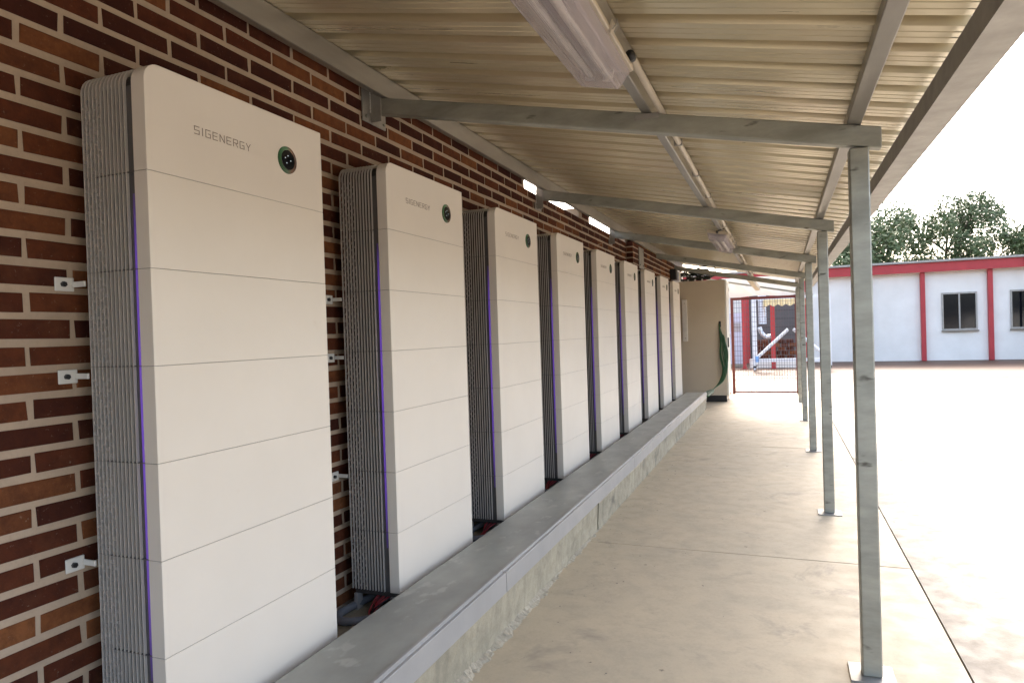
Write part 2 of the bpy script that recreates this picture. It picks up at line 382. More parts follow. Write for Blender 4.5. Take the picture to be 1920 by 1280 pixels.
def vis_score(x, y0, y1, z0, z1, facing='x'):
    c = 0
    for fy in (.1, .5, .9):
        for fz in (.15, .85):
            p = Vector((x+.002, y0+(y1-y0)*fy, z0+(z1-z0)*fz)); q = to_px(p)
            if q and -5 < q[0] < 1925 and -5 < q[1] < 1285 and not blocked(p): c += 1
    if not c: return 0
    q0, q1 = to_px(Vector((x, y0, z0))), to_px(Vector((x, y1, z1)))
    if not q0 or not q1: return 0
    return abs((q1[0]-q0[0])*(CP*F_PX/q0[2]))*c/6
def lay_bricks(root, x, rows, origin):
    """rows: list of (y0, y1, z0, z1) bricks on plane x."""
    sc = sorted(((vis_score(x, *r), r) for r in rows), key=lambda a: -a[0])
    big = [r for s, r in sc if s > 0][:300]; rest = [r for s, r in sc if s <= 0]+[r for s, r in sc if s > 0][300:]
    cache = {}
    def shape(L, H, var):
        key = (round(L, 3), round(H, 3), var)
        if key not in cache:
            rr = random.Random(var*31+7); e = .003; P = .0035
            j = lambda: rr.uniform(-.0024, .0024)
            mb = MB(); fr = [(P+j(), e, e), (P+j(), L-e, e), (P+j(), L-e, H-e), (P+j(), e, H-e)]
            md = [(P*.55, 0+j(), 0+j()), (P*.55, L+j(), 0+j()), (P*.55, L+j(), H+j()), (P*.55, 0+j(), H+j())]
            bk = [(-.03, 0, 0), (-.03, L, 0), (-.03, L, H), (-.03, 0, H)]
            mb.add(bk+md+fr, [(8,9,10,11)]+[(a, (a+1)%4, 4+(a+1)%4, 4+a) for a in range(4)]+[(4+a, 4+(a+1)%4, 8+(a+1)%4, 8+a) for a in range(4)])
            cache[key] = mb.mesh('brick', M['brick'])
        return cache[key]
    for r in big:
        o = mk('brick', (x+random.uniform(-.001, .0012)-origin[0], r[0]-origin[1], r[2]-origin[2]), root, data=shape(r[1]-r[0], r[3]-r[2], random.randrange(14)))
    mb = MB()
    for r in rest:
        dx = random.uniform(-.001, .0012); mb.box(x-.03, x+.005+dx, r[0], r[1], r[2], r[3])
    if rest:
        o = mb.obj('brick_field', M['brick'], root, kind='stuff'); o.location = tuple(-a for a in origin)
def wall_top(y):
    if y < 2.6: return 2.41
    if 4.2 <= y < 4.62: return 2.42
    if y < 6.45: return 2.327
    return 2.41
wr_mesh = MB()
segs = [(Y0, 2.6, 2.435), (2.6, 4.2, 2.322), (4.2, 4.62, 2.42), (4.62, 6.45, 2.322), (6.45, 12.2, 2.42)]
for a, b, zt in segs: wr_mesh.box(XW-.24, XW+.0005, a, b, FLOOR-.02, zt)
wall = mk('brick_wall', data=wr_mesh.mesh('brick_wall', M['mortar']), label='long dark red brick wall with pale mortar joints behind the cabinets', cat='wall')
for a, b in ((Y0, 2.598), (4.202, 4.618), (6.452, 12.2)): MB().box(XW-.02, XW+.03, a, b, 2.425, 2.4575).obj('closure_strip', M['closure'], wall)
rows = []
nrow = int((CZ+CP-PL)/CP)+1
for k in range(nrow):
    zt = CZ+CP - k*CP - .007; zb = zt-CP+.0215
    if zt > 2.41+.001: zt = 2.41-.012+.01
    off = .533 if k % 2 == 0 else .533+BL/2
    i0 = int((Y0-off)/BL)
    for i in range(i0, int((10.6-off)/BL)+1):
        a, b = off+i*BL+.008, off+(i+1)*BL-.008
        top = min(wall_top(a+.02), wall_top(b-.02))
        if k == 0:
            if top < 2.4: continue
        rows.append((a+random.uniform(-.002, .002), b+random.uniform(-.002, .002), zb+random.uniform(-.001, .001), zt))
lay_bricks(wall, XW, rows, (0, 0, 0))
# brick end of the opening reveal
# projecting brick band over the far cabinets
BX = -.21; BZ0 = 1.965; BZ1 = 2.325; BY0, BY1 = 6.46, 10.25
band = mk('brick_beam', data=MB().box(XW+.008, BX, BY0, BY1, BZ0, BZ1).mesh('brick_beam', M['mortar']), label='projecting brick band high on the wall above the far cabinets', cat='brick beam')
rows = []
for k in range(5):
    zt = BZ1-.004-k*CP+.004; zb = zt-.055
    off = BY0+ (0 if k % 2 else -BL/2)
    for i in range(0, 17):
        a, b = max(off+i*BL, BY0+.004), min(off+(i+1)*BL-.012, BY1-.004)
        if b-a > .05: rows.append((a, b, zb, zt))
lay_bricks(band, BX, rows, (0, 0, 0))
mb = MB()
for k in range(5):                                   # the headers on the end face
    zt = BZ1-k*CP; o = MB().box(XW+.012, BX-.001, BY0-.005, BY0+.03, zt-.055, zt).obj('brick', M['brick'], band, bevel=.002)
# mortar infill under the wall purlin
# ------------------------------------------------------------------ roof
roof = mk('corrugated_roof', (0, 0, 2.4), label='lean-to roof of warm grey trapezoidal steel sheets seen from below', cat='roof')
def sheet(y0, wid, nper):
    per = .195; prof = []
    # a period: wide low pan, web up, narrow crest, web down, with two shallow stiffeners in the pan
    one = [(0,0),(.030,0),(.035,.005),(.040,0),(.072,0),(.077,.005),(.082,0),(.118,0),(.126,.036),(.182,.036),(.190,0)]
    for k in range(nper):
        prof += [(k*per+a, b) for a, b in one]
    prof.append((nper*per+.012, 0))
    NX = 16; vs = []; fs = []; x0, x1 = -.46, EAVE+.12
    for i in range(NX+1):
        x = x0+(x1-x0)*i/NX
        for a, b in prof:
            y = y0+a; wv = .0022*noise.noise(Vector((x*1.3, y*1.1, 4)))+.0012*noise.noise(Vector((x*4, y*3, 8)))
            vs.append((x, y, roof_z(x, .0985)+b+wv-2.4))
    m = len(prof)
    for i in range(NX):
        for j in range(m-1): a = i*m+j; fs.append((a, a+1, a+1+m, a+m))
    o = MB().add(vs, fs).obj('roof_sheet', M['roof'], roof)
    s = o.modifiers.new('solid', 'SOLIDIFY'); s.thickness = .0012; s.offset = 1
y = Y0; k = 0
while y < Y1-.1:
    sheet(y-.0, .975, 5); y += .975; k += 1
ROOF_END = y
# purlins
def purlin(x0, x1, label):
    zc = roof_z((x0+x1)/2); r = mk('purlin', (0, 0, zc), label=label, cat='purlin', group=None)
    P = [(x0, roof_z(x0)-zc), (x1, roof_z(x1)-zc), (x1+.018, roof_z(x1)-zc+.092), (x0+.018, roof_z(x0)-zc+.092)]
    t = .003
    MB().prism(P, Y0+.1, ROOF_END-.03, 'y').obj('beam', M['purlin'], r, bevel=.003)
    return r
purlin(-.255, -.205, 'galvanised steel purlin running along the top of the brick wall')
pm = purlin(1.062, 1.108, 'galvanised steel purlin down the middle of the roof, carrying the lamps')
purlin(1.86, 1.91, 'galvanised steel purlin along the open eave of the roof')
# rafters
RAF = [(.36, 'nearest sloping steel rafter, crossing the whole picture below the roof sheets'),
       (2.85, 'second sloping steel rafter, at the opening in the top of the wall'),
       (5.5, 'third sloping steel rafter, passing behind the far lamp'),
       (8.1, 'fourth sloping steel rafter, above the brick band'),
       (10.65, 'last sloping steel rafter, above the beige electrical enclosure')]
for i, (ry, lab) in enumerate(RAF):
    r = mk('rafter', (XW, ry, 2.3), label=lab, cat='rafter', group='steel rafters under the roof')
    x0 = XW+.03 if i < 3 else BX+.03; x1 = EAVE-.02; h = .083
    if i == 4: x0 = XW+.03
    sx = 20; th = .055
    P = [(x0-XW, roof_z(x0, -.001)-2.3), (x1-XW, roof_z(x1, -.001)-2.3), (x1-XW, roof_z(x1, -.001-h)-2.3), (x0-XW, roof_z(x0, -.001-h)-2.3)]
    MB().prism(P, 0, th, 'y').obj('beam', M['galv'], r, bevel=.006, seg=2)
    if i in (0, 1, 2):
        pw = (-.075, .135) if i == 0 else (-.03, .13)
        z0, z1 = (2.222-2.3, 2.415-2.3) if i == 0 else (2.185-2.3, 2.40-2.3)
        MB().box(.006, .014, pw[0], pw[1], z0, z1 if i == 0 else z0+.06).obj('wall_plate', M['galv_light'], r, bevel=.002)
        MB().box(.0142, .075, -.006, 0-.0005, z0+.005, z1-.02).obj('gusset', M['galv_light'], r, bevel=.002)
        for (by, bz) in ((pw[0]+.025, z0+.025), (pw[1]-.025, z0+.025)):
            pts = [(.014, by, bz), (.024, by, bz)]; MB().tube(pts, .008, 6).obj('bolt', M['galv'], r)
        wv = MB(); 
        for q in range(14): 
            zz = z0+.055+q*.008; wv.box(.0142, .0172, -.012+random.uniform(-.003,.003), -.0065, zz, zz+.0055)
        wv.obj('weld', M['white_plastic'], r)
    if i in (0, 1):
        xx = 1.085; MB().box(xx-XW-.05, xx-XW+.055, -.004, -.0005, roof_z(xx)-2.3-.03, roof_z(xx)-2.3-.007).obj('cleat', M['galv_light'], r, bevel=.001)
    # post at the eave
    if i != 9:
        po = mk('roof_post', (1.9, ry+.028, FLOOR), label=['nearest','second','third','fourth','farthest'][i]+' square steel post holding up the open side of the roof', cat='post', group='steel posts along the open side')
        zt = roof_z(1.9, -.09)-FLOOR
        MB().box(-.035, .035, -.035, .035, .008, zt).obj('shaft', M['galv'], po, bevel=.005)
        MB().box(-.08, .08, -.08, .08, 0, .008).obj('base_plate', M['galv_light'], po, bevel=.001)
gut = mk('eave_gutter', (EAVE+.09, 0, roof_z(EAVE)), label='grey sheet metal gutter along the open eave of the roof', cat='gutter')
MB().prism([(0,.05),(0,-.03),(.1,-.03),(.1,.05),(.097,.05),(.097,-.027),(.003,-.027),(.003,.05)], Y0, ROOF_END, 'y').obj('trough', M['galv_light'], gut)
# bracket plate on the brick band
pb = mk('steel_plate', (BX+.006, 6.98, 2.15), label='grey galvanised plate bolted on the corner of the brick band', cat='steel plate')
MB().box(0, .008, -.17, .17, -.15, .145).obj('plate', M['galv_light'], pb, bevel=.002)
for by, bz in ((-.12,-.1),(.12,-.1),(.12,.1)): MB().tube([(.008,by,bz),(.018,by,bz)], .012, 6).obj('bolt', M['galv'], pb)

# conduit pipe beside the middle purlin
cp = mk('conduit_pipe', (1.15, 0, roof_z(1.15)+.012), label='beige plastic conduit pipe clipped along the middle purlin', cat='conduit')
MB().tube([(0,-.26,0)]+[(0, -.26+.4*i+.0, -.0015*(i%2)) for i in range(1, 30)]+[(0, 11.5, 0)], .0135, 12).obj('pipe', M['conduit'], cp, smooth=True)
MB().tube([(0,-.285,-.002),(0,-.25,0)], .0165, 12).obj('end_fitting', M['black_plastic'], cp, smooth=True)
for i in range(15):
    yy = .9+.75*i; 
    MB().box(-.024, .017, yy, yy+.018, -.0165, .016).obj('clip', M['galv_light'], cp, bevel=.002)
# tube end hanging past the end of the roof
te = mk('square_tube', (1.085, 10.75, 2.035), label='short beige square tube with a dark end drooping past the far end of the roof', cat='steel tube')
MB().tube([(0,0,0), (.11,1.0,-.135)], .062, 4).obj('body', M['enclosure'], te, bevel=.004)
MB().tube([(.1102,1.0015,-.1352), (.113,1.03,-.139)], .058, 4).obj('end_cap', M['black_plastic'], te)

# ------------------------------------------------------------------ fluorescent lamps
def lamp(y0, y1, label):
    xc = 1.058; zc = roof_z(xc); r = mk('fluorescent_lamp', (xc, y0, zc), label=label, cat='lamp', group='weatherproof fluorescent lamps under the middle purlin')
    r.rotation_euler = (0, math.atan(.207), 0); L = y1-y0
    MB().prism([(-.088,-.002),(.088,-.002),(.098,-.012),(.098,-.034),(-.098,-.034),(-.098,-.012)], 0, L, 'y').obj('base', M['enclosure'], r, bevel=.004, seg=2)
    MB().box(-.07, .07, .03, L-.03, -.046, -.0345).obj('reflector', M['reflector'], r, bevel=.004)
    sh = [(-.093,-.0345),(-.083,-.072),(-.066,-.099),(.064,-.102),(.070,-.097),(.093,-.0345)]
    # lens with tapered ends
    rings = []
    for yy, s, d in ((0, .97, .0), (.012, .99, .9), (.03, 1, 1), (L-.03, 1, 1), (L-.012, .99, .9), (L, .97, 0)):
        rings.append([(a*s, yy, -.0345+(b+.0345)*(d if d > .5 else .35)) for a, b in sh])
    vs = [p for q in rings for p in q]; n = len(sh); fs = []
    for i in range(len(rings)-1):
        for j in range(n-1): fs.append((i*n+j, i*n+j+1, (i+1)*n+j+1, (i+1)*n+j))
    fs.append(tuple(range(n))); fs.append(tuple(5*n+j for j in range(n)))
    MB().add(vs, fs).obj('lens', M['lens'], r, bevel=.006, seg=2)
    MB().prism([(.093,-.034),(.104,-.034),(.104,-.022),(.093,-.022)], .01, L-.01, 'y').obj('rim', M['conduit'], r, bevel=.002)
    for xx in (-.03, .033):
        MB().tube([(xx, .06, -.07), (xx, L-.06, -.07)], .013, 12).obj('tube', M['tube'], r, smooth=True)
        for yy in (.05, L-.062): MB().box(xx-.016, xx+.016, yy, yy+.012, -.085, -.046).obj('lamp_holder', M['white_plastic'], r)
    for yy in (.22, L*.5, L-.36):
        MB().prism([(.1035,-.042),(.110,-.042),(.113,-.02),(.111,-.006),(.106,.0),(.1035,-.01)], yy, yy+.03, 'y').obj('clip', M['conduit'], r, bevel=.001)
        MB().tube([(.112, yy+.004, -.03), (.121, yy+.006, -.012), (.118, yy+.015, .004), (.121, yy+.024, -.012), (.112, yy+.026, -.03)], .0018, 5).obj('clip_wire', M['galv_light'], r)
    MB().tube([(.0, .001, -.02), (.0, -.03, -.02)], .012, 10).obj('cable_gland', M['black_plastic'], r, smooth=True)
    MB().tube(smooth_path([(0,-.03,-.02),(.01,-.06,-.015),(.04,-.075,.0),(.07,-.07,.02)]), .005, 6).obj('cable', M['cable_black'], r, smooth=True)
lamp(-1.5, -.24, 'large unlit fluorescent lamp close overhead with clear ribbed cover')
lamp(4.26, 5.46, 'small far unlit fluorescent lamp hanging from the purlin before the third rafter')

# ------------------------------------------------------------------ battery cabinets
def arc(cy, cz, r, a0, a1, n): return [(cy+r*math.cos(a0+(a1-a0)*i/n), cz+r*math.sin(a0+(a1-a0)*i/n)) for i in range(n+1)]
GLY = {'S': [[(1,1),(0,1),(0,.5),(1,.5),(1,0),(0,0)]], 'I': [[(.5,0),(.5,1)]], 'G': [[(1,1),(0,1),(0,0),(1,0),(1,.5),(.55,.5)]],
       'E': [[(1,1),(0,1),(0,0),(1,0)],[(0,.5),(.9,.5)]], 'N': [[(0,0),(0,1),(1,0),(1,1)]], 'R': [[(0,0),(0,1),(1,1),(1,.5),(0,.5)],[(.5,.5),(1,0)]],
       'Y': [[(0,1),(.5,.45),(1,1)],[(.5,.45),(.5,0)]], 'Q': [[(.5,1),(.05,.6),(.2,.05),(.8,.05),(.95,.6),(.5,1)],[(.5,-.4),(.5,.1)]]}
def logo_mesh():
    mb = MB(); y = 0; h = .022; wl = .0175; st = .0011
    for ch in 'SIGENERGY':
        ww = wl*.25 if ch == 'I' else wl
        for line in GLY[ch]:
            for (a, b), (c, d) in zip(line[:-1], line[1:]):
                p, q = Vector((y+a*ww, b*h)), Vector((y+c*ww, d*h)); t = (q-p).normalized(); nn = Vector((-t.y, t.x))*st; p -= t*st; q += t*st
                mb.add([(0, *(p+nn)), (0, *(p-nn)), (0, *(q-nn)), (0, *(q+nn)), (.0006, *(p+nn)), (.0006, *(p-nn)), (.0006, *(q-nn)), (.0006, *(q+nn))],
                       [(0,3,2,1),(4,5,6,7),(0,1,5,4),(1,2,6,5),(2,3,7,6),(3,0,4,7)])
        y += ww+.0105
    return mb, y
def fins(z0, z1, top, side):
    mb = MB(); br = MB(); FX = [-.2495+.0152*i for i in range(12)]; t = .0034; d = .0085; r = .056; T = 1.9215
    for i, x in enumerate(FX):
        if side: mb.box(x, x+t, WID-d, WID, z0, min(z1, T-d-.0005)); continue
        if top:
            outer = [(0, z0)]+arc(r, T-r, r, math.pi, math.pi/2, 6)+[(WID, T)]
            inn = [(d, z0)]+arc(r, T-r, r-d, math.pi, math.pi/2, 6)+[(WID, T-d)]
            k = len(outer); vs = []
            for xx in (x, x+t):
                vs += [(xx, a, b) for a, b in outer]+[(xx, a, b) for a, b in inn]
            n2 = 2*k; fs = []
            for j in range(k-1):
                fs += [(j, j+1, k+j+1, k+j), (n2+j, n2+k+j, n2+k+j+1, n2+j+1), (j, n2+j, n2+j+1, j+1), (k+j, k+j+1, n2+k+j+1, n2+k+j)]
            fs += [(0, k, n2+k, n2), (k-1, n2+k-1, n2+2*k-1, 2*k-1)]
            mb.add(vs, fs)
        else: mb.box(x, x+t, 0, d, z0, z1)
    zt = z1 if not top else T-.07
    ya, yb_ = (WID-.0072, WID-.0035) if side else (.0035, .0072)
    for i in range(11):                      # rear gaps have slots bridged at short steps
        x = FX[i]+t
        if i < 5:
            z = z0+.012+(.018 if i % 2 else 0)
            while z < zt-.012: br.box(x-.0005, x+.0123, ya, yb_, z, z+.0085); z += .031
    return mb, br
def make_cabinet():
    r = mk('battery_cabinet', (0, 0, 0), cat='battery cabinet')
    zs = [i*.27 for i in range(7)]+[1.92]
    for k in range(7):
        z0, z1 = zs[k]+.0006, zs[k+1]-.0006; top = k == 6
        nm = 'inverter_module' if top else 'battery_module'
        if top: P = [(.016,z0),(WID-.014,z0),(WID-.014,1.907)]+arc(.060, 1.863, .044, math.pi/2, math.pi, 5)
        else: P = [(.016,z0),(WID-.014,z0),(WID-.014,z1),(.016,z1)]
        mod = MB().prism(P, -.248, -.0515).obj(nm, M['casing'], r)
        for sd_ in (0, 1):
            fa, fb = fins(z0, z1, top, sd_); fa.obj('fin_panel', M['fin'], mod); fb.obj('slotted_web', M['bridge'], mod, kind='stuff')
        zt = 1.862 if top else z1
        MB().box(-.1735, -.0825, .0075, .0155, z0, zt).obj('web_plate', M['backing'], mod)
        MB().box(-.0785, -.0505, .009, .0155, z0, zt).obj('channel', M['seal'], mod)
        g = .0004
        if top: P = [(0,z0),(WID,z0),(WID,1.92)]+arc(.05, 1.87, .05, math.pi/2, math.pi, 8)
        else: P = [(0,z0),(WID,z0),(WID,z1),(0,z1)]
        MB().prism(P, -.050, 0).obj('front_panel', M['panel'], mod, bevel=.0012)
        if k < 6:
            MB().box(-.2, -.002, .002, WID-.002, z1-.0005, z1+.0027).obj('joint_seal', M['seal'], mod)
    MB().box(-.0615, -.0535, .0035, .0095, .20, 1.56).obj('led_strip', M['led'], r)
    MB().box(-.24, -.01, .01, WID-.01, -.022, -.0005).obj('base_plate', M['backing'], r, bevel=.002)
    for fx0, fx1 in ((-.245, -.225), (-.052, -.006)):
        for fy in (.002, WID-.045): MB().box(fx0, fx1, fy, fy+.043, PL, -.0225).obj('foot', M['trunk_lip'], r, bevel=.002)
    # display
    dy, dz = .574, 1.774; seg = 40
    def disc(rad_, x0, x1): return MB().prism([(dy+rad_*math.cos(2*math.pi*i/seg), dz+rad_*math.sin(2*math.pi*i/seg)) for i in range(seg)], x0, x1)
    ds = disc(.0345, .0005, .0062).obj('display', M['glass_black'], r, bevel=.001)
    rg = MB(); R0, R1 = .0348, .047
    for i in range(seg):
        a, b = 2*math.pi*i/seg, 2*math.pi*(i+1)/seg
        q = lambda rr, an, x: (x, dy+rr*math.cos(an), dz+rr*math.sin(an))
        rg.add([q(R0,a,.005),q(R1,a,.0035),q(R1,b,.0035),q(R0,b,.005),q(R0,a,.0003),q(R1+.0008,a,.0003),q(R1+.0008,b,.0003),q(R0,b,.0003)], [(0,1,2,3),(1,5,6,2),(0,3,7,4)])
    rg.obj('ring', M['ring'], ds)
    for a, b in ((-.002,.014),(-.016,.005),(.012,-.001),(-.009,-.012)):
        MB().prism([(dy+a+.0019*math.cos(i*math.pi/4), dz+b+.0019*math.sin(i*math.pi/4)) for i in range(8)], .0062, .0068).obj('status_dot', M['dot'], ds)
    lm, lw = logo_mesh(); sc = .238/lw
    lg = lm.obj('logo', M['logo'], r); lg.location = (.0003, .168, 1.762); lg.scale = (1, sc, 1)
    for zc in (.515, 1.055, 1.32):           # brackets to the wall
        b = MB().box(XW+.002, XW+.008, -.058, -.002, zc-.02, zc+.02).obj('wall_bracket', M['white_plastic'], r, bevel=.002)
        MB().box(XW+.0082, -.2505, -.010, -.004, zc-.008, zc+.008).obj('arm', M['white_plastic'], b, bevel=.001)
        MB().tube([(XW+.008, -.036, zc), (XW+.017, -.036, zc)], .008, 6).obj('bolt', M['black_plastic'], b)
    return r
LAB = ['nearest white battery cabinet, cut off at the left with its round display close up',
       'second white battery cabinet from the left, whole ribbed side and violet light strip in view',
       'third white battery cabinet, just before the opening in the top of the wall',
       'fourth white battery cabinet, below the second rafter bracket',
       'fifth white battery cabinet from the left, middle one of the row of nine',
       'sixth white battery cabinet, just before the projecting brick band begins',
       'seventh white battery cabinet, under the grey steel plate',
       'eighth white battery cabinet, second from the far end of the row',
       'ninth and farthest white battery cabinet, beside the tall beige enclosure']
proto = make_cabinet()
for i in range(9):
    o = proto if i == 0 else copy_tree(proto)
    o.location = (random.uniform(-.001, .001) if i > 1 else 0, (i-1)*PITCHY+(random.uniform(-.003, .003) if i > 2 else 0), 0)
    o['label'] = LAB[i]; o['group'] = 'white battery cabinets standing in a row'

# hoses and cables under the cabinets
names = ['second', 'third', 'fourth', 'fifth', 'sixth']
for i in range(1, 6):
    y0 = (i-1)*PITCHY; nm = names[i-1]; j = random.Random(i)
    h = mk('flexible_conduit', (-.15, y0, PL), label='grey flexible conduit looping out from under the %s cabinet' % nm, cat='conduit', group='grey conduits under the cabinets')
    q = lambda a: a+j.uniform(-.012, .012)*(i > 1)
    pts = smooth_path([(-.03,.30,.06),(-.05,.16,.035),(q(-.09),.03,.022),(q(-.105),q(-.09),.02),(q(-.06),q(-.155),.02),(q(.0),q(-.15),.02),(.08,q(-.08),.02),(.16,.02,.02),(.20,.12,.02)], 16)
    MB().tube(pts, lambda k: .0185 if k % 2 else .0165, 10).obj('hose', M['hose'], h, smooth=True)
    c = mk('cable_bundle', (-.08, y0+.03, PL), label='red, black and yellow-green cables hanging from the underside of the %s cabinet' % nm, cat='cables', group='cable bundles under the cabinets')
    for k in range(9):
        a = j.uniform(-.03, .03); b = j.uniform(-.05, .05); col = ['cable_red', 'cable_red', 'cable_black'][k % 3]
        MB().tube(smooth_path([(-.045+k*.011, .02+b*.2, .085), (-.06+k*.006, -.02+a*.3, .05), (-.05+a*.4, -.055+b*.3, .014), (-.005+a, -.06+b*.4, .007), (.04+a, -.02+b, .02), (.065, .05, .05), (.06, .08, .085)], 6), .0036, 6).obj('cable', M[col], c, smooth=True)
    for k in range(2):
        MB().tube(smooth_path([(.035+k*.014, .0, .085), (.03+k*.014, -.01, .05), (.02+k*.014, -.01, .02), (.045, .03, .006), (.06, .09, .006)], 6), .0032, 6).obj('earth_cable', M['cable_yellow'], c, smooth=True)
# rubble on the plinth: small broken bits of mortar
mb = MB(); rr = random.Random(3)
for k in range(260):
    x, y, s = rr.uniform(-.3, .05), rr.uniform(-1.7, 6), rr.uniform(.003, .011)
    vs = [Vector((x, y, PL+.001))+Vector((rr.uniform(-s, s), rr.uniform(-s, s), rr.uniform(0, s))) for _ in range(4)]
    mb.add([tuple(v) for v in vs], [(0,1,2),(0,2,3),(0,3,1),(1,3,2)])
mb.obj('mortar_rubble', M['toe'], kind='stuff', label='crumbs of mortar lying on the plinth between the cabinets', cat='rubble')
mb = MB()
for k in range(320):
    y = rr.uniform(-2.4, 9.5); x = .39+abs(rr.gauss(0, .35)); s = rr.uniform(.0015, .006)
    if x > 2.6: continue
    vs = [Vector((x, y, FLOOR+.0005))+Vector((rr.uniform(-s, s)*1.5, rr.uniform(-s, s), rr.uniform(0, s*.8))) for _ in range(4)]
    mb.add([tuple(v) for v in vs], [(0,1,2),(0,2,3),(0,3,1),(1,3,2)])
mb.obj('floor_grit', M['plinth'], kind='stuff', label='small dark bits of grit scattered on the concrete floor', cat='grit')

# ------------------------------------------------------------------ far end: boxes, enclosure, cables
jb = mk('junction_box', (-.2, 9.72, 2.115), label='small black junction box on the brick band above the last cabinet', cat='junction box')
MB().box(0, .10, -.09, .09, -.1, .09).obj('body', M['black_plastic'], jb, bevel=.006)
MB().box(.1005, .106, -.085, .085, -.095, .085).obj('lid', M['black_plastic'], jb, bevel=.003)
gb = mk('wall_box', (-.2, 10.12, 2.10), label='pale grey wall box between the black junction box and the enclosure', cat='wall box')
MB().box(0, .10, -.12, .12, -.09, .09).obj('body', M['grey_unit'], gb, bevel=.004)
MB().box(.1005, .104, -.11, .11, -.08, .08).obj('cover', M['white_plastic'], gb, bevel=.002)
fm = MB()
for k in range(16):
    yy = 7.2+k*.2+rr.uniform(-.05, .05); s = rr.uniform(.015, .035)
    ico = [(s*math.cos(a)*math.cos(b), 2*s*math.sin(a)*math.cos(b), s*math.sin(b)) for b in (-1, 0, 1) for a in [i*math.pi/3 for i in range(6)]]
    fm.add([(BX-.03+p[0], yy+p[1], 2.34+p[2]*.8+rr.uniform(-.004, .004)) for p in ico], [(i+6*j, (i+1)%6+6*j, (i+1)%6+6*j+6, i+6*j+6) for j in (0, 1) for i in range(6)]+[tuple(range(5, -1, -1)), tuple(range(12, 18))])
fm.obj('expanding_foam', M['foam'], label='yellow blobs of expanding foam along the top of the brick band', cat='foam', kind='stuff')

EY = 10.62
en = mk('electrical_enclosure', (-.19, EY, FLOOR), label='tall beige metal electrical enclosure at the far end of the cabinet row', cat='enclosure')
MB().box(0, .835, .0, .72, .12, 2.285).obj('body', M['enclosure'], en, bevel=.006, seg=2)
MB().box(.02, .825, .015, .70, .0, .119).obj('plinth', M['black_plastic'], en, bevel=.004)
dr = MB().box(.8355, .862, .004, .715, .125, 2.28).obj('door', M['door'], en, bevel=.005, seg=2)
MB().box(.8625, .885, .05, .085, 1.02, 1.20).obj('handle', M['black_plastic'], dr, bevel=.004)
for zz in (.3, 1.2, 2.1): MB().box(.8625, .872, .67, .70, zz, zz+.06).obj('hinge', M['galv_light'], dr, bevel=.002)
for xx in (.1, .74): MB().box(xx, xx+.05, .0, .02, 2.2855, 2.30).obj('lifting_lug', M['galv_light'], en, bevel=.002)
MB().box(-.02, .0, -.0, .04, 1.0, 1.6).obj('side_flange', M['enclosure'], en)
pn = mk('cover_strip', (-.115, EY-.03, 1.29), label='narrow white vertical cover strip on the face of the beige enclosure', cat='cover strip')
MB().box(-.02, .072, -.0, .029, -.39, .40).obj('cover', M['white_plastic'], pn, bevel=.004)
for zz in (-.33, .33): MB().tube([(.03, .0, zz), (.03, -.006, zz)], .009, 8).obj('screw', M['galv'], pn)
gc = mk('green_cable_bundle', (.56, EY-.06, 0), label='bundle of thick green cables dropping down the enclosure into the trunking end', cat='cables')
for k in range(11):
    a = rr.uniform(-.045, .045); b = rr.uniform(-.06, .06)
    pts = [(-.03+k*.004, .055, 1.21-.02*k), (-.018+k*.008, .03+a*.4, .95), (.0+k*.011+a, .0, .62+b), (.02+k*.008, -.02+a, .36), (-.03+k*.006, -.08, .16), (-.12, -.30+b, .03), (-.20+k*.011, -.75, .02+a*.3), (-.22+k*.01, -1.15, -.005), (-.23+k*.01, -1.27, -.02)]
    MB().tube(smooth_path(pts, 8), .0105, 7).obj('cable', M['cable_green'], gc, smooth=True)
MB().box(-.035, .005, .052, .0595, 1.15, 1.26).obj('gland_plate', M['black_plastic'], gc)
bc = mk('black_cable_coil', (.07, EY+.2, 2.037), label='tangled coil of black and dark green cable on top of the enclosure', cat='cable coil')
for k in range(22):
    cx_, cy_ = rr.uniform(-.16, .26), rr.uniform(-.06, .16); R = rr.uniform(.10, .22); ph = rr.uniform(0, 6); ti = rr.uniform(.4, .95)
    pts = []
    for i in range(25):
        a = ph+i/24*rr.choice([5.6]); 
        z = .012+ (R*ti)*(1+math.sin(a))*.68
        pts.append((cx_+R*math.cos(a)+.02*math.sin(3*a+k), cy_+R*.7*math.sin(a), z+.004*k*.5))
    MB().tube(pts, .0105, 6).obj('cable', M['cable_dark' if k % 3 else 'cable_black'], bc, smooth=True)
for k in range(3):
    xx = -.1+k*.13; MB().box(xx, xx+.03, -.18, -.15, .0, .035).obj('connector', M['white_plastic'], bc, bevel=.003)

# ------------------------------------------------------------------ gate with mesh
GY = 12.3
def gate(x0, x1, label, zt=1.755):
    r = mk('mesh_gate', ((x0+x1)/2, GY, FLOOR), label=label, cat='gate'); cx_ = (x0+x1)/2; a, b = x0-cx_, x1-cx_; H = zt-FLOOR
    for xx in (a, b-.055): MB().box(xx, xx+.055, -.025, .025, .0, H).obj('stile', M['red_paint'], r, bevel=.003)
    MB().box(a+.0555, b-.0555, -.022, .022, H-.055, H-.001).obj('top_rail', M['red_paint'], r, bevel=.003)
    MB().box(a+.0555, b-.0555, -.022, .022, .02, .055).obj('bottom_rail', M['red_paint'], r, bevel=.003)
    m = MB(); x = a+.07
    while x < b-.06: m.box(x-.003, x+.003, -.002, .002, .055, H-.055); x += .05
    z = .09
    while z < H-.06: m.box(a+.055, b-.055, .002, .0056, z-.003, z+.003); z += .1
    m.obj('wire_mesh', M['wire'], r)
    return r
gate(.635, 1.93, 'dark red framed wire mesh gate closing the far end of the canopy')
